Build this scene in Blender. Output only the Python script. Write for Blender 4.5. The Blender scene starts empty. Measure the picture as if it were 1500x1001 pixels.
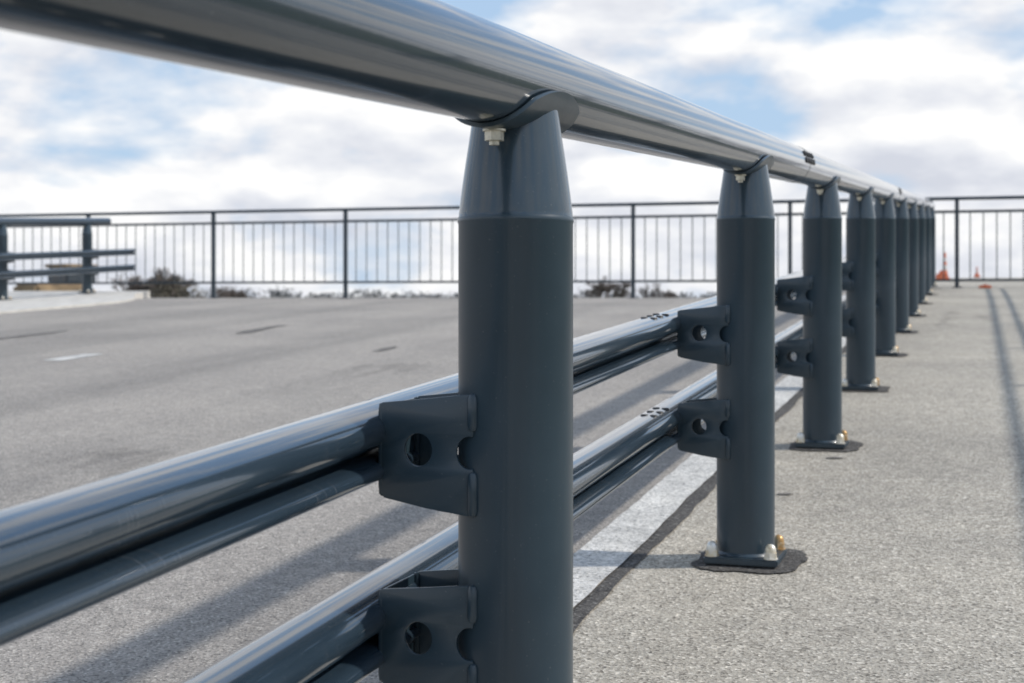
import bpy, bmesh, math, random
from mathutils import Vector, Matrix
random.seed(7)
S=bpy.context.scene
C_,S_=0.9481,0.3181
SL=0.0548
GX=-0.631; SP=2.1096; Y1=-0.212
YF=lambda X:21.22+.056*(X+.26)
def camw(px,d,py=None):
    x=(px-750)/2024*d
    X=C_*x-S_*d; Y=S_*x+C_*d
    if py is None: return X,Y
    return X,Y,(437-py)/2024*d
def sstep(a,b,x):
    t=max(0,min(1,(x-a)/(b-a))); return t*t*(3-2*t)
def zf(X,Y):
    if Y<=16: return -.978+SL*Y
    S0=.11+(1.2-.11)*sstep(-3.2,-1.0,X)
    return -.978+SL*16+S0*(1-math.exp(-(Y-16)*SL/S0))

# ---------------- materials
def newmat(name):
    m=bpy.data.materials.new(name); m.use_nodes=True
    nt=m.node_tree; b=nt.nodes['Principled BSDF']
    return m,nt,b
def N(nt,t,**k):
    n=nt.nodes.new(t)
    for a,v in k.items(): setattr(n,a,v)
    return n
def ramp(nt,fac,stops):
    r=N(nt,'ShaderNodeValToRGB'); nt.links.new(fac,r.inputs[0])
    el=r.color_ramp.elements
    while len(el)<len(stops): el.new(.5)
    for e,(p,c) in zip(el,stops):
        e.position=p; e.color=(c[0],c[1],c[2],1)
    return r.outputs[0]
def noise(nt,vec,scale,detail=4,rough=.5):
    n=N(nt,'ShaderNodeTexNoise'); n.inputs['Scale'].default_value=scale
    n.inputs['Detail'].default_value=detail; n.inputs['Roughness'].default_value=rough
    nt.links.new(vec,n.inputs['Vector']); return n.outputs[0]
def mapping(nt,scale=(1,1,1)):
    tc=N(nt,'ShaderNodeTexCoord'); mp=N(nt,'ShaderNodeMapping')
    mp.inputs['Scale'].default_value=scale
    nt.links.new(tc.outputs['Object'],mp.inputs[0]); return mp.outputs[0]
def mixc(nt,fac,a,b,mode='MIX'):
    m=N(nt,'ShaderNodeMix',data_type='RGBA',blend_type=mode)
    for s,v in ((m.inputs[0],fac),(m.inputs[6],a),(m.inputs[7],b)):
        if isinstance(v,(int,float)): s.default_value=v
        elif isinstance(v,tuple): s.default_value=(*v,1)
        else: nt.links.new(v,s)
    return m.outputs[2]
def bump(nt,b,h,strength,dist):
    n=N(nt,'ShaderNodeBump'); n.inputs['Strength'].default_value=strength
    n.inputs['Distance'].default_value=dist
    nt.links.new(h,n.inputs['Height']); nt.links.new(n.outputs[0],b.inputs['Normal'])

def paint(name,col,rough,stretch=False,coat=.1,spec=.5,cr=.1):
    m,nt,b=newmat(name)
    v=mapping(nt,(34,.7,34) if stretch else (1,1,1))
    n1=noise(nt,v,3 if stretch else 9,5,.6)
    v2=mapping(nt,(1,1,1)); n2=noise(nt,v2,3.5,5,.6); n3=noise(nt,v2,260,2,.5)
    c=mixc(nt,1.0,ramp(nt,n2,[(.3,tuple(x*.88 for x in col)),(.7,tuple(x*1.1 for x in col))]),
           ramp(nt,n1,[(.3,(.95,.95,.95)),(.75,(1.05,1.05,1.04))]),'MULTIPLY')
    c=mixc(nt,ramp(nt,n3,[(.70,(0,0,0)),(.78,(.3,.3,.3))]),c,(.25,.25,.24))
    if stretch:  # fine transverse scratches
        v4=mapping(nt,(5,260,5)); n4=noise(nt,v4,1,3,.6); n5=noise(nt,v2,5,3,.6)
        s=N(nt,'ShaderNodeMath',operation='MULTIPLY')
        nt.links.new(ramp(nt,n4,[(.62,(0,0,0)),(.70,(1,1,1))]),s.inputs[0])
        nt.links.new(ramp(nt,n5,[(.5,(0,0,0)),(.65,(.42,.42,.42))]),s.inputs[1])
        c=mixc(nt,s.outputs[0],c,(.26,.26,.26))
    nt.links.new(c,b.inputs['Base Color'])
    r=ramp(nt,n1,[(.3,(rough*.85,)*3),(.8,(rough*1.25,)*3)])
    nt.links.new(r,b.inputs['Roughness'])
    b.inputs['Specular IOR Level'].default_value=spec
    b.inputs['Coat Weight'].default_value=coat
    b.inputs['Coat Roughness'].default_value=cr; b.inputs['Coat IOR'].default_value=1.55
    bump(nt,b,n2,.08,.002)
    return m
PC=(.024,.044,.060)
M_post=paint('post_paint',PC,.34,coat=.2)
M_cone=paint('post_head_paint',(.028,.049,.067),.22,coat=.4)
M_rail=paint('rail_paint',(.022,.037,.053),.17,True,.75,.5,.05)
M_fence=paint('fence_paint',(.026,.042,.056),.4)
def plain(name,col,rough=.6,metal=0,var=.15,sc=8):
    m,nt,b=newmat(name); v=mapping(nt)
    n=noise(nt,v,sc,5,.6)
    c=ramp(nt,n,[(.3,tuple(x*(1-var) for x in col)),(.7,tuple(min(1,x*(1+var)) for x in col))])
    nt.links.new(c,b.inputs['Base Color']); b.inputs['Roughness'].default_value=rough
    b.inputs['Metallic'].default_value=metal
    return m
M_dark=plain('dark_bolt',(.045,.042,.04),.45)
m,nt,b=newmat('nut_metal'); v=mapping(nt); n_=noise(nt,v,16,4,.6)
nt.links.new(ramp(nt,n_,[(.42,(.50,.30,.12)),(.52,(.70,.62,.46)),(.62,(.78,.76,.70))]),b.inputs['Base Color'])
b.inputs['Metallic'].default_value=.45; b.inputs['Roughness'].default_value=.35
M_cap=m
M_steel=plain('galvanised_steel',(.60,.56,.46),.38,.5,.35,60)
M_conc=plain('concrete',(.52,.49,.44),.85,0,.2,5)
M_orange=plain('orange_plastic',(.70,.19,.09),.5)
M_white=plain('white_plastic',(.7,.66,.62),.5)
M_yel=plain('yellow_machine',(.27,.19,.11),.6,0,.4,1.5)
M_glass=plain('cab_glass',(.04,.05,.06),.1)
M_rub=plain('rubber',(.02,.02,.02),.8)

def ground_mat(name,c_dark,c_mid,c_light,grain,big,stain,stv=.6,patch=0):
    m,nt,b=newmat(name); v=mapping(nt)
    vo=N(nt,'ShaderNodeTexVoronoi'); vo.inputs['Scale'].default_value=grain
    nt.links.new(v,vo.inputs['Vector'])
    g=noise(nt,v,grain*.7,5,.75)
    g2=noise(nt,v,grain*.11,4,.65)
    cell=N(nt,'ShaderNodeSeparateColor'); nt.links.new(vo.outputs['Color'],cell.inputs[0])
    c=ramp(nt,cell.outputs[0],[(0,c_dark),(.2,c_mid),(.78,c_mid),(1,c_light)])
    c=mixc(nt,1.0,c,ramp(nt,g,[(.36,(.40,.39,.38)),(.47,(1,1,1)),(.66,(1.24,1.23,1.21))]),'MULTIPLY')
    c=mixc(nt,1.0,c,ramp(nt,g2,[(.3,(.84,.84,.84)),(.7,(1.11,1.1,1.09))]),'MULTIPLY')
    bb=noise(nt,v,big,6,.6)
    c=mixc(nt,1.0,c,ramp(nt,bb,[(.32,(.83,.83,.84)),(.68,(1.1,1.09,1.08))]),'MULTIPLY')
    v3=mapping(nt,(1.1,.35,1)); st=noise(nt,v3,stain,7,.65)
    c=mixc(nt,1.0,c,ramp(nt,st,[(.27,(stv,)*3),(.36,(1,1,1)),(1,(1,1,1))]),'MULTIPLY')
    if patch:  # faint wheel-track wear along the road
        v5=mapping(nt,(1.3,.06,1)); wt=noise(nt,v5,1.0,4,.5)
        c=mixc(nt,1.0,c,ramp(nt,wt,[(.35,(.86,.86,.86)),(.6,(1.07,1.06,1.05))]),'MULTIPLY')
    nt.links.new(c,b.inputs['Base Color']); b.inputs['Roughness'].default_value=.92
    b.inputs['Specular IOR Level'].default_value=.25
    h=N(nt,'ShaderNodeMath',operation='ADD'); nt.links.new(vo.outputs['Distance'],h.inputs[0]); nt.links.new(g,h.inputs[1])
    bump(nt,b,h.outputs[0],.5,.004)
    return m
M_road=ground_mat('asphalt',(.15,.14,.128),(.315,.293,.265),(.50,.47,.42),170,.5,.9,patch=1)
M_walk=ground_mat('walkway_surface',(.17,.155,.13),(.395,.365,.31),(.66,.62,.54),145,.9,1.1)
M_tar=ground_mat('tar_sealant',(.035,.035,.035),(.085,.08,.075),(.17,.165,.155),120,2,1)
M_line=ground_mat('white_road_paint',(.34,.34,.32),(.56,.55,.52),(.70,.69,.66),110,3,2.5)
M_terr=ground_mat('terrain_grass',(.05,.06,.03),(.09,.1,.05),(.14,.14,.08),.6,.02,.05)

# ---------------- helpers
def link(ob,parent=None):
    S.collection.objects.link(ob)
    if parent: ob.parent=parent
    return ob
def empty(name,loc=(0,0,0)):
    e=bpy.data.objects.new(name,None); e.location=loc; link(e); return e
def tomesh(bm,name,mats,smooth=None):
    bmesh.ops.recalc_face_normals(bm,faces=bm.faces)
    me=bpy.data.meshes.new(name); bm.to_mesh(me); bm.free()
    for m in (mats if isinstance(mats,(list,tuple)) else [mats]): me.materials.append(m)
    if smooth is not None:
        for p in me.polygons: p.use_smooth=True
        me.set_sharp_from_angle(angle=math.radians(smooth))
    return me
def obj(name,me,parent=None,loc=(0,0,0)):
    o=bpy.data.objects.new(name,me); o.location=loc; return link(o,parent)
def box(bm,x0,x1,y0,y1,z0,z1,mi=0,bev=0,M=None):
    vs=[bm.verts.new((x,y,z)) for x in(x0,x1) for y in(y0,y1) for z in(z0,z1)]
    fs=[bm.faces.new([vs[i] for i in f]) for f in((0,1,3,2),(4,6,7,5),(0,4,5,1),(2,3,7,6),(0,2,6,4),(1,5,7,3))]
    for f in fs: f.material_index=mi
    if M: 
        for v in vs: v.co=M@v.co
    if bev:
        es=list({e for f in fs for e in f.edges})
        r=bmesh.ops.bevel(bm,geom=es,offset=bev,segments=2,affect='EDGES')
        for f in r['faces']: f.material_index=mi
def cyl(bm,p,r0,r1,h,seg=12,mi=0,axis='Z',M=None):
    mt=Matrix.Translation(p)
    if axis=='Y': mt=mt@Matrix.Rotation(-math.pi/2,4,'X')
    if axis=='X': mt=mt@Matrix.Rotation(math.pi/2,4,'Y')
    if M: mt=M@mt
    mt=mt@Matrix.Translation((0,0,h/2))
    r=bmesh.ops.create_cone(bm,cap_ends=True,segments=seg,radius1=r0,radius2=r1,depth=h,matrix=mt)
    for f in {f for v in r['verts'] for f in v.link_faces}: f.material_index=mi
def lathe(bm,prof,seg,mi=0,off=(0,0,0)):
    rings=[]
    for r,z in prof:
        rings.append([bm.verts.new((off[0]+r*math.cos(2*math.pi*i/seg),off[1]+r*math.sin(2*math.pi*i/seg),off[2]+z)) for i in range(seg)])
    for a,b in zip(rings,rings[1:]):
        for i in range(seg):
            f=bm.faces.new((a[i],a[(i+1)%seg],b[(i+1)%seg],b[i])); f.material_index=mi
    return rings

# ---------------- guardrail component meshes
TR=.067; TCZ=1.187; SEG=128
bm=bmesh.new()
rings=lathe(bm,[(.083,.0),(.083,.5),(.083,.981),(.0840,.983),(.0842,.986),(.0838,.989),(.0828,.991)],SEG)
def saddle_z(x,y): return TCZ+SL*y-math.sqrt((TR+.0045)**2-x*x)
prev=rings[-1]; RT=.0635; ZS=.991; HREF=.135
NR=24
def rad_at(z):
    h=min(1.3,max(0,(z-ZS)/HREF)); return .0828-(.0828-RT)*(h**1.15)*(1-.12*max(0,h-.8))
for k in range(1,NR+1):
    cur=[]
    for i in range(SEG):
        a=2*math.pi*i/SEG
        r=RT
        for _ in range(8):
            zt=saddle_z(r*math.cos(a),r*math.sin(a)); r=.5*r+.5*rad_at(zt)
        z=ZS+(zt-ZS)*k/NR; rr=rad_at(z)
        cur.append(bm.verts.new((rr*math.cos(a),rr*math.sin(a),z)))
    for i in range(SEG):
        f=bm.faces.new((prev[i],prev[(i+1)%SEG],cur[(i+1)%SEG],cur[i])); f.material_index=1
    prev=cur
post_me=tomesh(bm,'post_tube',[M_post,M_cone],50)
bm=bmesh.new()
lathe(bm,[(.081,.018),(.090,.021),(.087,.026),(.082,.030)],48)
box(bm,-.105,.105,-.105,.105,0,.020,bev=.004)
base_me=tomesh(bm,'base_plate',M_post,40)
bm=bmesh.new()
for sx in(-1,1):
    for sy in(-1,1):
        p=(sx*.083,sy*.083,.02)
        cyl(bm,p,.021,.021,.003,20,0)
        cyl(bm,(p[0],p[1],p[2]+.003),.019,.019,.015,6,0)
        r0=.0160
        lathe(bm,[(r0,.018),(r0,.025),(r0*.94,.031),(.012,.037),(.007,.041),(.0005,.0425)],20,0,p)
caps_me=tomesh(bm,'anchor_nuts',[M_cap],40)
# saddle plate (curved, rounded outline)
bm=bmesh.new()
A=math.radians(76); L=.138
nu,nv=31,31
def sad(rad):
    g=[]
    for i in range(nu):
        row=[]
        for j in range(nv):
            a=-1+2*i/(nu-1); b=-1+2*j/(nv-1)
            x=a*math.sqrt(1-b*b*.38); y=b*math.sqrt(1-a*a*.38)
            th=x*A; yy=y*L; rd=rad+.003*abs(x)**3
            row.append(bm.verts.new((rd*math.sin(th),yy,TCZ+SL*yy-rd*math.cos(th))))
        g.append(row)
    return g
g1=sad(TR+.0012); g2=sad(TR+.0072)
for g in(g1,g2):
    for i in range(nu-1):
        for j in range(nv-1): bm.faces.new((g[i][j],g[i+1][j],g[i+1][j+1],g[i][j+1]))
def rim(g): return [g[i][0] for i in range(nu)]+[g[nu-1][j] for j in range(1,nv)]+[g[i][nv-1] for i in range(nu-2,-1,-1)]+[g[0][j] for j in range(nv-2,0,-1)]
a,b=rim(g1),rim(g2)
for i in range(len(a)): bm.faces.new((a[i],a[(i+1)%len(a)],b[(i+1)%len(a)],b[i]))
saddle_me=tomesh(bm,'saddle_plate',M_post,50)
bm=bmesh.new()
for sy in(-1,1):
    y=sy*.094; zb=TCZ+SL*y-TR-.0072
    cyl(bm,(0,y,zb-.003),.016,.016,.003,20)
    cyl(bm,(0,y,zb-.016),.0135,.0135,.013,6)
    cyl(bm,(0,y,zb-.022),.007,.007,.006,14)
bolt_me=tomesh(bm,'saddle_bolts',M_steel,30)

def poly_plate(loops,thick,bev=.0012):
    cu=bpy.data.curves.new('c','CURVE'); cu.dimensions='2D'; cu.fill_mode='BOTH'; cu.extrude=thick/2; cu.bevel_depth=bev; cu.bevel_resolution=1
    for lp in loops:
        s=cu.splines.new('POLY'); s.points.add(len(lp)-1); s.use_cyclic_u=True
        for p,q in zip(s.points,lp): p.co=(q[0],q[1],0,1)
    o=bpy.data.objects.new('c',cu); S.collection.objects.link(o)
    dg=bpy.context.evaluated_depsgraph_get(); me=bpy.data.meshes.new_from_object(o.evaluated_get(dg))
    bpy.data.objects.remove(o); return me
outl=[(-.176,-.066),(-.181,-.058),(-.184,.0),(-.184,.062),(-.178,.069),(-.110,.076),(-.046,.0835),(-.038,.080),(-.037,.045),(-.0385,.030)]
for i in range(13):
    a=math.radians(80+200*i/12); outl.append((-.043+.0215*math.cos(a),.002+.0245*math.sin(a)))
outl+=[(-.0385,-.026),(-.037,-.034),(-.0365,-.082),(-.046,-.086),(-.110,-.078)]
hole=[(-.1225+.0225*math.cos(2*math.pi*i/32),.004+.0245*math.sin(2*math.pi*i/32)) for i in range(32)]
pl=poly_plate([outl,hole],.0035)
bm=bmesh.new()
for sy in(-1,1):
    b2=bmesh.new(); b2.from_mesh(pl)
    for v in b2.verts:
        x,y,z=v.co
        t=max(0,min(1,(-x-.037)/.147))
        v.co=(x,sy*(.0735-.006*t)+z,y)
    tmp=bpy.data.meshes.new('t'); b2.to_mesh(tmp); b2.free(); bm.from_mesh(tmp)
bmesh.ops.remove_doubles(bm,verts=bm.verts,dist=.00005)
box(bm,-.1875,-.1835,-.064,.064,-.060,.066,bev=.001)
for sy in(-1,1):
    for z0,z1 in((.034,.084),(-.086,-.026)):
        lathe(bm,[(.001,z0-.002),(.006,z0),(.0085,z0+.006),(.0085,z1-.006),(.006,z1),(.001,z1+.002)],12,0,(-.0385,sy*.0735,0))
    lathe(bm,[(.001,-.0655),(.0045,-.062),(.0055,-.05),(.0055,.055),(.004,.068),(.001,.069)],10,0,(-.1815,sy*.0655,0))
bracket_me=tomesh(bm,'bracket',M_post,35)

def beam_profile():
    P=[]
    def arc(cx,cz,ax,az,a0,a1,n,e=2.3):
        for i in range(n+1):
            a=math.radians(a0+(a1-a0)*i/n); c,s=math.cos(a),math.sin(a)
            P.append((cx+ax*math.copysign(abs(c)**(2/e),c),cz+az*math.copysign(abs(s)**(2/e),s)))
    arc(0,.0215,.055,.0335,-62,242,48,2.1)
    P.append((-.026,-.0125)); P.append((-.026,-.0155))
    arc(0,-.0370,.054,.0200,130,410,32,2.1)
    P.append((.012,-.0185)); P.append((.006,-.017)); P.append((.006,-.0125))
    return P
BP=beam_profile()
def sweep(prof,y0,y1,step,cap=True):
    bm=bmesh.new(); n=max(1,int((y1-y0)/step)); R=[]
    for k in range(n+1):
        y=y0+(y1-y0)*k/n
        R.append([bm.verts.new((x,y,z+SL*y)) for x,z in prof])
    for a,b in zip(R,R[1:]):
        for i in range(len(prof)): bm.faces.new((a[i],a[(i+1)%len(prof)],b[(i+1)%len(prof)],b[i]))
    if cap: bm.faces.new(R[0]); bm.faces.new(R[-1])
    return bm
RX=-.229; RZ=(.664,.395)
def guardrail(X,zbase,ns,y0,ytop,ybeam,splices,mirror=False):
    z00=zbase(0)
    E=empty('guardrail',(X,0,0))
    if mirror: E.scale=(-1,1,1)
    tp=[(TR*math.cos(2*math.pi*i/128),TR*math.sin(2*math.pi*i/128)) for i in range(128)]
    obj('top_rail',tomesh(sweep(tp,y0,ytop,2.1),'top_rail',M_rail,40),E,(0,0,z00+TCZ))
    for i,h in enumerate(RZ):
        obj('guard_beam_%d'%(i+1),tomesh(sweep(BP,y0,ybeam,2.1),'guard_beam',M_rail,40),E,(RX,0,z00+h))
    for i,Y in enumerate(ns):
        z=zbase(Y); k='_%d'%(i+1)
        obj('post'+k,post_me,E,(0,Y,z)); obj('base_plate'+k,base_me,E,(0,Y,z+.003)); 
        o=obj('anchor_nuts'+k,caps_me,E,(0,Y,z+.003))
        obj('saddle'+k,saddle_me,E,(0,Y,z)); obj('saddle_bolts'+k,bolt_me,E,(0,Y,z))
        for j,h in enumerate(RZ): obj('bracket%s_%d'%(k,j+1),bracket_me,E,(0,Y,z+h-.010))
    for (Yb,Yt) in splices:
        bm=bmesh.new()
        for h in RZ:
            zc=z00+h+SL*Yb
            for q in range(3):
                yy=Yb-.10+q*.075
                for xo in(-.008,.018):
                    cyl(bm,(RX+xo,yy,zc+.0530-abs(xo)*.1+SL*(yy-Yb)),.0115,.0095,.005,10)
        for q in range(4):
            yy=Yt-.12+q*.075
            for th in(6,27):
                t=math.radians(th); M=Matrix.Translation((0,yy,z00+TCZ+SL*yy))@Matrix.Rotation(math.pi/2-t,4,'Y')
                cyl(bm,(0,0,TR-.002),.0115,.010,.007,10,M=M)
        obj('splice_bolts',tomesh(bm,'splice_bolts',M_dark,30),E)
        pr=[((TR+.0008)*math.cos(2*math.pi*i/64),(TR+.0008)*math.sin(2*math.pi*i/64)) for i in range(64)]
        bm=sweep(pr,Yt-.002,Yt+.002,1)
        obj('joint_seam',tomesh(bm,'joint_seam',M_dark,40),E,(0,0,z00+TCZ))
    return E
mainz=lambda Y:-.978+SL*Y
ns=[SP*k+Y1 for k in range(0,11)]
guardrail(GX,mainz,ns,-3.0,21.0,21.0,[(SP*2+Y1-.17,SP*2.5+Y1),(SP*5+Y1-.17,SP*5.5+Y1),(SP*8+Y1-.17,SP*8.5+Y1)])
LX=-13.96
leftz=lambda Y:.08+SL*(Y-19.47)
guardrail(LX,leftz,[19.47-2.11*k for k in range(0,9)],1.5,20.05,20.44,[],True)

# ---------------- fences
def fence(name,p0,d,bays,zt,zfoot,slope=0.0):
    E=empty(name,(p0[0],p0[1],0)); Lb=math.hypot(*d); ang=math.atan2(d[1],d[0])
    E.rotation_euler=(0,0,ang); LT=Lb*bays
    sh=lambda bm:[setattr(v.co,'z',v.co.z+slope*v.co.x) for v in bm.verts]
    bm=bmesh.new()
    cyl(bm,(0,0,zt-.022),.026,.026,LT,16,axis='X'); sh(bm); obj('handrail',tomesh(bm,'handrail',M_fence,40),E)
    bm=bmesh.new(); box(bm,0,LT,-.014,.014,zt-.235,zt-.195); box(bm,0,LT,-.014,.014,zt-1.235,zt-1.20); sh(bm)
    obj('rails',tomesh(bm,'rails',M_fence),E)
    bm=bmesh.new(); nb=13
    for k in range(int(bays)+1):
        foot=zfoot(k)-slope*k*Lb
        box(bm,k*Lb-.028,k*Lb+.028,-.030,.030,foot-.05,zt-.047)
        box(bm,k*Lb-.07,k*Lb+.07,-.07,.07,foot-.02,foot+.012)
        if k<bays:
            for j in range(1,nb):
                x=k*Lb+j*Lb/nb
                if x<LT: cyl(bm,(x,0,zt-1.201),.0085,.0085,.967,8)
    sh(bm); obj('posts_and_balusters',tomesh(bm,'balusters',M_fence),E)
    return E
bay=(2.392,.134)
X6,Y6=-.26,21.22
p0=(X6-14*bay[0],Y6-14*bay[1])
fence('metal_fence',p0,bay,14.69,1.48,lambda k: zf(p0[0]+k*bay[0],p0[1]+k*bay[1]))
fence('metal_fence',(1.42,-8),(0,2.42),12,zf(1.4,-8)+1.24,lambda k: zf(1.42,-8+2.42*k),SL)

# ---------------- deck
def grid(name,xs,yfun,ny,mat,dz=0,skirt=False):
    bm=bmesh.new(); G=[]
    for x in xs:
        y0,y1=yfun(x); row=[]
        for j in range(ny+1):
            t=j/ny; y=y0+(y1-y0)*t; row.append(bm.verts.new((x,y,zf(x,y)+dz)))
        G.append(row)
    for a,b in zip(G,G[1:]):
        for j in range(ny): bm.faces.new((a[j],b[j],b[j+1],a[j+1]))
    if skirt:
        bd=[e for e in bm.edges if e.is_boundary]
        r=bmesh.ops.extrude_edge_only(bm,edges=bd)
        for v in r['geom']:
            if isinstance(v,bmesh.types.BMVert): v.co.z=-2.6
    me=tomesh(bm,name,mat,60)
    return obj(name,me)
xs=[-60,-40,-30,-22,-16,-12,-9,-7,-5,-4]+[-3.4+.2*i for i in range(12)]+[-.98]
road=grid('road',xs,lambda x:(-12,YF(x)+6),130,M_road,0,True)
grid('walkway',[-.98,-.6,0,.6,1.2,1.9],lambda x:(-12,YF(x)+6),130,M_walk,0,True)
def wob(name,x0,x1,ya,yb,mat,dz,w=.01,step=.08,seed=1):
    r=random.Random(seed); bm=bmesh.new(); n=int((yb-ya)/step); P=None
    o0=o1=0
    for k in range(n+1):
        y=ya+(yb-ya)*k/n; o0=o0*.7+r.uniform(-w,w)*.6; o1=o1*.7+r.uniform(-w,w)*.6
        a=bm.verts.new((x0+o0,y,zf(x0,y)+dz)); b=bm.verts.new((x1+o1,y,zf(x1,y)+dz))
        if P: bm.faces.new((P[0],P[1],b,a))
        P=(a,b)
    return obj(name,tomesh(bm,name,mat))
wob('edge_line',-1.125,-.965,-8,20.5,M_line,.008,.006,seed=4)
wob('tar_joint',-.975,-.915,-8,20.8,M_tar,.004,.012,seed=5)
wob('lane_dash',-6.86,-6.68,8.99,9.55,M_line,.004,.006,.1,seed=8)
wob('lane_dash',-6.86,-6.68,-.5,2.5,M_line,.004,.006,.1,seed=9)
def blob(bm,cx,cy,rx,ry,dz,seed,n=56,sq=3.0,w=1):
    r=random.Random(seed); ph=[r.uniform(0,6.28) for _ in range(5)]
    c=bm.verts.new((cx,cy,zf(cx,cy)+dz)); V=[]
    for i in range(n):
        a=2*math.pi*i/n; c1,s1=math.cos(a),math.sin(a)
        rr=(abs(c1)**sq+abs(s1)**sq)**(-1/sq)
        rr*=1+w*(.06*math.sin(2*a+ph[0])+.05*math.sin(5*a+ph[1])+.04*math.sin(9*a+ph[2])+r.uniform(-.05,.05))
        x,y=cx+rx*rr*c1,cy+ry*rr*s1; V.append(bm.verts.new((x,y,zf(x,y)+dz)))
    for i in range(n): bm.faces.new((c,V[i],V[(i+1)%n]))
bm=bmesh.new()
for i,Y in enumerate(ns): blob(bm,GX+.015,Y,.150,.150,.0045+0.0,20+i,sq=4.5,w=.6)
obj('sealant_patches',tomesh(bm,'sealant_patches',M_tar))
bm=bmesh.new()
for i,(px,py,rx,ry) in enumerate(((385,482,.07,.45),(365,487,.05,.25),(40,492,.07,.6),(565,512,.05,.2),(1150,725,.03,.015),(1222,672,.03,.02))):
    q=(437-py)/2024; x=(px-750)/2024; d=.978/(SL*(S_*x+C_)-q)
    X,Y=camw(px,d); blob(bm,X,Y,rx,ry,.004,50+i,sq=2,w=3)
M_crack=ground_mat('worn_asphalt',(.05,.048,.045),(.14,.132,.122),(.3,.28,.26),150,2,1)
obj('tar_patches',tomesh(bm,'tar_patches',M_crack))

# concrete kerb island on the left
bm=bmesh.new()
out=[(-40,-10),(-11.7,-10),(-11.6,5),(-11.5,14.5),(-11.38,16.0),(-11.42,16.6),(-11.6,17.1),(-12.2,18.2),(-13.0,19.4),(-13.5,20.6),(-14.2,21.0),(-40,20.0)]
pts=[]
for i,(x,y) in enumerate(out):
    x2,y2=out[(i+1)%len(out)]; m=max(1,int(math.hypot(x2-x,y2-y)/1.5))
    for k in range(m): pts.append((x+(x2-x)*k/m,y+(y2-y)*k/m))
isz=lambda x,y:max(zf(x,y)+.03,min(zf(x,y)+.13,leftz(y)-.002))
tv=[bm.verts.new((x,y,isz(x,y))) for x,y in pts]; bv=[bm.verts.new((x*1.0+.015,y,zf(x,y)-.05)) for x,y in pts]
bm.faces.new(tv)
for i in range(len(pts)): bm.faces.new((tv[i],tv[(i+1)%len(pts)],bv[(i+1)%len(pts)],bv[i]))
bmesh.ops.triangulate(bm,faces=[f for f in bm.faces if len(f.verts)>4])
obj('concrete_kerb',tomesh(bm,'concrete_kerb',M_conc))

# ---------------- terrain
bm=bmesh.new()
vs=[bm.verts.new((x,y,-2.5)) for x,y in((-4000,-4000),(4000,-4000),(4000,4000),(-4000,4000))]
bm.faces.new(vs)
obj('terrain',tomesh(bm,'terrain',M_terr))

# ---------------- distant vegetation
def leafmat(name,c):
    m,nt,b=newmat(name); v=mapping(nt); n_=noise(nt,v,1.2,3,.6)
    nt.links.new(ramp(nt,n_,[(.3,tuple(x*.6 for x in c)),(.7,tuple(x*1.4 for x in c))]),b.inputs['Base Color'])
    b.inputs['Roughness'].default_value=.9; return m
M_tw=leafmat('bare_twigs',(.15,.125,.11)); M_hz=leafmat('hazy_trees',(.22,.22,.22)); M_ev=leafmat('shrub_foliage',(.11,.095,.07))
def twigtree(bm,p0,H,W,seed):
    r=random.Random(seed); tips=[]
    def limb(p,d,L,rad,dep):
        q=p+d*L
        s=d.cross(Vector((0,0,1)));  s=s.normalized() if s.length>.01 else Vector((1,0,0)); t=d.cross(s).normalized()
        A_=[bm.verts.new(p+(s*math.cos(a)+t*math.sin(a))*rad) for a in(0,2.1,4.2)]
        B_=[bm.verts.new(q+(s*math.cos(a)+t*math.sin(a))*rad*.6) for a in(0,2.1,4.2)]
        for i in range(3): bm.faces.new((A_[i],A_[(i+1)%3],B_[(i+1)%3],B_[i]))
        if dep==0: return
        for _ in range(r.choice((4,4,5))):
            nd=(d+Vector((r.uniform(-1,1),r.uniform(-1,1),r.uniform(-.2,.7)))*.8).normalized()
            limb(p+d*L*r.uniform(.5,1),nd,L*r.uniform(.55,.75),max(.009,rad*.55),dep-1)
    limb(Vector((0,0,0)),Vector((0,0,1)),1.0,.05,5)
    zs=[v.co.z for v in bm.verts]; xs_=[v.co.x for v in bm.verts]
    fz=H/max(zs); fx=W/(max(xs_)-min(xs_))
    for v in bm.verts: v.co=Vector((v.co.x*fx,v.co.y*fx,v.co.z*fz))+p0
def shrub(bm,cx,cy,zb,H,W,seed,n,leaf):
    r=random.Random(seed); cl=[(cx+r.gauss(0,W*.28),cy+r.gauss(0,W*.2),zb+H*r.uniform(.2,.85)) for _ in range(14)]
    for _ in range(n):
        c=r.choice(cl); p=Vector((c[0]+r.gauss(0,W*.11),c[1]+r.gauss(0,W*.11),c[2]+r.gauss(0,H*.09)))
        a=Vector((r.uniform(-1,1),r.uniform(-1,1),r.uniform(-1,1)))*leaf; b=Vector((r.uniform(-1,1),r.uniform(-1,1),r.uniform(-1,1)))*leaf
        bm.faces.new((bm.verts.new(p),bm.verts.new(p+a),bm.verts.new(p+b)))
def tree_at(name,px,d,pytop,W,seed,kind):
    X,Y,zt=camw(px,d,pytop); bm=bmesh.new()
    if kind=='t': twigtree(bm,Vector((X,Y,-2.5)),(zt+2.5),W,seed); mt=M_tw
    else: shrub(bm,X,Y,-2.5,(zt+2.5),W,seed,2600,.13); mt=M_ev
    obj(name,tomesh(bm,name,mt))
tree_at('bare_tree',230,62,389,3.6,1,'t')
tree_at('bare_tree',210,66,398,2.6,2,'t')
tree_at('shrub',262,60,410,2.2,3,'s')
tree_at('shrub',238,60,416,2.0,13,'s')
tree_at('bare_tree',350,120,418,4,5,'t')
tree_at('bare_tree',890,110,402,4,6,'t')
tree_at('bare_tree',965,90,412,3,7,'t')
bm=bmesh.new(); r=random.Random(11)
px=-500
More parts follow.
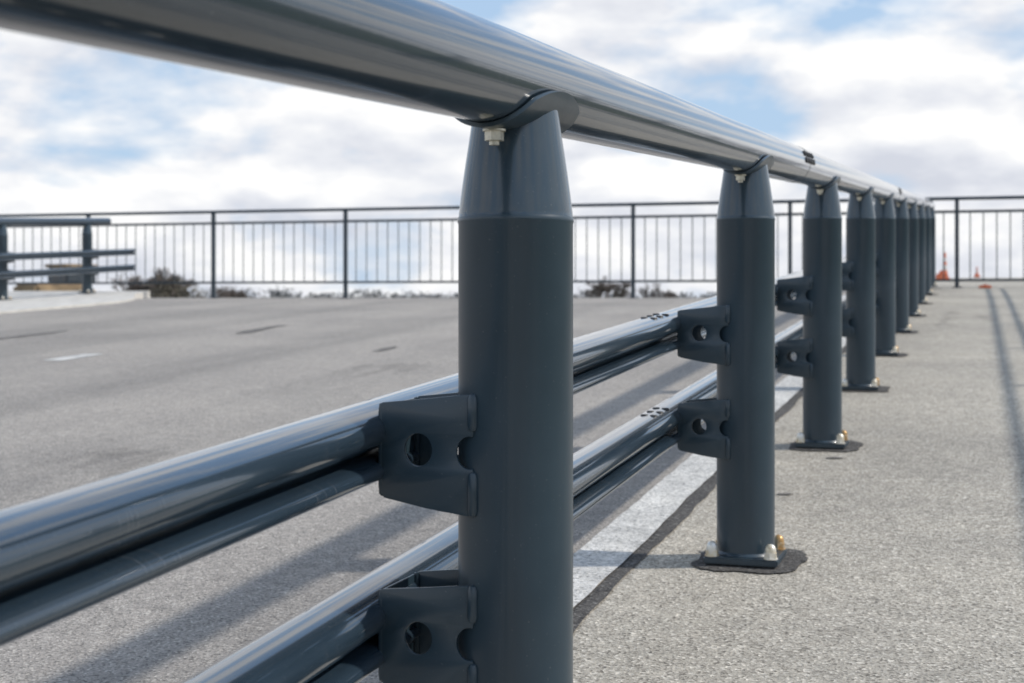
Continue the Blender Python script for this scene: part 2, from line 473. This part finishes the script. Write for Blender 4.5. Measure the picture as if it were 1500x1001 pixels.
while px<2100:
    d=r.uniform(260,330); w=r.uniform(4,9); top=r.choice((431,428,430,425,433,421)) if not 1050<px<1500 else r.choice((428,420,418))
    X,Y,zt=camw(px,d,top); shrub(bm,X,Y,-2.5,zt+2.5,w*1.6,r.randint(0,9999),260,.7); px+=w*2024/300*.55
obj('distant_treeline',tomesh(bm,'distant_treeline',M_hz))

# ---------------- wheel loader beyond the road
X,Y=camw(108,50); E=empty('wheel_loader',(X,Y,-2.5)); E.rotation_euler=(0,0,math.radians(18+55)); E.scale=(.8,.8,1.0)
bm=bmesh.new(); box(bm,-2.6,.1,-.9,.9,1.3,3.05,bev=.15); box(bm,.1,2.4,-.5,.5,1.1,2.0,bev=.1)
obj('body',tomesh(bm,'body',M_yel,40),E)
bm=bmesh.new(); box(bm,-.9,.7,-.7,.7,3.05,3.6,bev=.05); obj('cab_glass',tomesh(bm,'cab',M_glass),E)
bm=bmesh.new(); box(bm,-1.0,.8,-.8,.8,3.6,3.72,bev=.04); box(bm,2.2,4.2,-.14+.6,.14+.6,1.4,1.7); box(bm,2.2,4.2,-.74,-.46,1.4,1.7); box(bm,4.1,5.0,-1.4,1.4,.5,1.6,bev=.1)
obj('roof_arms_bucket',tomesh(bm,'arms',M_yel,40),E)
bm=bmesh.new()
for x in(-1.6,1.7):
    for y in(-1.25,.75): cyl(bm,(x,y,.75),.75,.75,.5,28,axis='Y')
obj('wheels',tomesh(bm,'wheels',M_rub,40),E)

# ---------------- small orange things near the end of the walkway
def cone(px,d,h,w=1.0):
    X,Y=camw(px,d); E=empty('traffic_cone',(X,Y,zf(X,Y)+.003))
    bm=bmesh.new(); box(bm,-.12*w,.12*w,-.12*w,.12*w,0,.04,bev=.01)
    fr=[0,.28,.5,.62,.8,1]; 
    for i in range(5):
        z0,z1=.04+(h-.04)*fr[i],.04+(h-.04)*fr[i+1]; r0,r1=(.075-.05*fr[i])*w,(.075-.05*fr[i+1])*w
        cyl(bm,(0,0,z0),r0,r1,z1-z0,24,1 if i in(1,3) else 0)
    obj('cone_body',tomesh(bm,'cone',[M_orange,M_white],40),E)
cone(1384,24.5,.48,.7); cone(1431,26.0,.20,.5)
X,Y=camw(1443,19.8); bm=bmesh.new(); box(bm,-.09,.09,-.08,.08,.0,.04,bev=.012); box(bm,-.03,.03,-.07,.07,.04,.055,bev=.01)
obj('barrier_foot',tomesh(bm,'barrier_foot',M_orange,40),None,(X,Y,zf(X,Y)+.003))
X,Y=camw(1380,24.0); bm=bmesh.new(); box(bm,-.10,.10,-.1,.1,0,.12,bev=.02); cyl(bm,(0,0,.12),.05,.04,.05,16)
obj('beacon_box',tomesh(bm,'beacon_box',M_orange,40),None,(X,Y,zf(X,Y)+.003))

# ---------------- light
hx,hy=1.0,.32; el=math.atan(1/math.hypot(hx,hy)); rot=math.atan2(hx,hy)
sd=Vector((hx,hy,1)).normalized()
su=bpy.data.lights.new('sun','SUN'); su.energy=3.3; su.angle=math.radians(1.6); su.color=(1,.955,.89)
so=bpy.data.objects.new('sun',su); so.rotation_euler=sd.to_track_quat('Z','Y').to_euler(); link(so)
W=bpy.data.worlds.new('World'); S.world=W; W.use_nodes=True; nt=W.node_tree
bg=nt.nodes['Background']; bg.inputs[1].default_value=.1
sky=N(nt,'ShaderNodeTexSky',sky_type='NISHITA'); sky.sun_disc=False; sky.sun_elevation=el; sky.sun_rotation=rot
tc=N(nt,'ShaderNodeTexCoord')
sep=N(nt,'ShaderNodeSeparateXYZ'); nt.links.new(tc.outputs['Generated'],sep.inputs[0])
def cl(off,zs=2.4,sc=6.5,det=9,ro=.5):
    mp=N(nt,'ShaderNodeMapping'); mp.inputs['Scale'].default_value=(1,1,zs); mp.inputs['Location'].default_value=(3.1,1.7,off)
    nt.links.new(tc.outputs['Generated'],mp.inputs[0])
    n=N(nt,'ShaderNodeTexNoise'); n.inputs['Scale'].default_value=sc; n.inputs['Detail'].default_value=det; n.inputs['Roughness'].default_value=ro
    n.inputs['Distortion'].default_value=.1
    nt.links.new(mp.outputs[0],n.inputs['Vector']); return n.outputs[0]
OFF=.4
d0=cl(OFF); d1=cl(OFF+.05,det=5)
bias=N(nt,'ShaderNodeMapRange'); nt.links.new(sep.outputs[2],bias.inputs[0])
for i,v in zip((1,2,3,4),(0,.22,.16,-.01)): bias.inputs[i].default_value=v
ad0=N(nt,'ShaderNodeMath',operation='ADD'); nt.links.new(d0,ad0.inputs[0]); nt.links.new(bias.outputs[0],ad0.inputs[1])
mask=ramp(nt,ad0.outputs[0],[(.455,(0,0,0)),(.50,(.45,.45,.45)),(.58,(1,1,1))])
sub=N(nt,'ShaderNodeMath',operation='SUBTRACT'); nt.links.new(d0,sub.inputs[0]); nt.links.new(d1,sub.inputs[1])
ad=N(nt,'ShaderNodeMath',operation='MULTIPLY_ADD'); nt.links.new(sub.outputs[0],ad.inputs[0]); ad.inputs[1].default_value=2.6; ad.inputs[2].default_value=.60
shade=ramp(nt,ad.outputs[0],[(.2,(6.7,7.0,7.8)),(.5,(8.4,8.6,9.1)),(.76,(10.2,10.2,10.2))])
# clear sky: pale near the horizon, deeper blue overhead
hi=N(nt,'ShaderNodeMapRange'); nt.links.new(sep.outputs[2],hi.inputs[0])
for i,v in zip((1,2,3,4),(.18,.6,0,1)): hi.inputs[i].default_value=v
blue=mixc(nt,hi.outputs[0],(5.0,6.9,9.3),(3.2,5.6,9.8))
skyc=mixc(nt,.8,sky.outputs[0],blue)
fin=mixc(nt,mask,skyc,shade)
nt.links.new(fin,bg.inputs[0])

# ---------------- camera
cam=bpy.data.cameras.new('camera'); co=bpy.data.objects.new('camera',cam); link(co)
co.location=(0,0,0); co.rotation_euler=(math.pi/2,0,math.atan2(S_,C_))
cam.sensor_width=36; cam.lens=48.58; cam.shift_y=-.0423; cam.clip_start=.02; cam.clip_end=9000
cam.dof.use_dof=True; cam.dof.focus_distance=2.5; cam.dof.aperture_fstop=6.3
S.camera=co
S.view_settings.view_transform='Standard'; S.view_settings.look='None'; S.view_settings.exposure=0
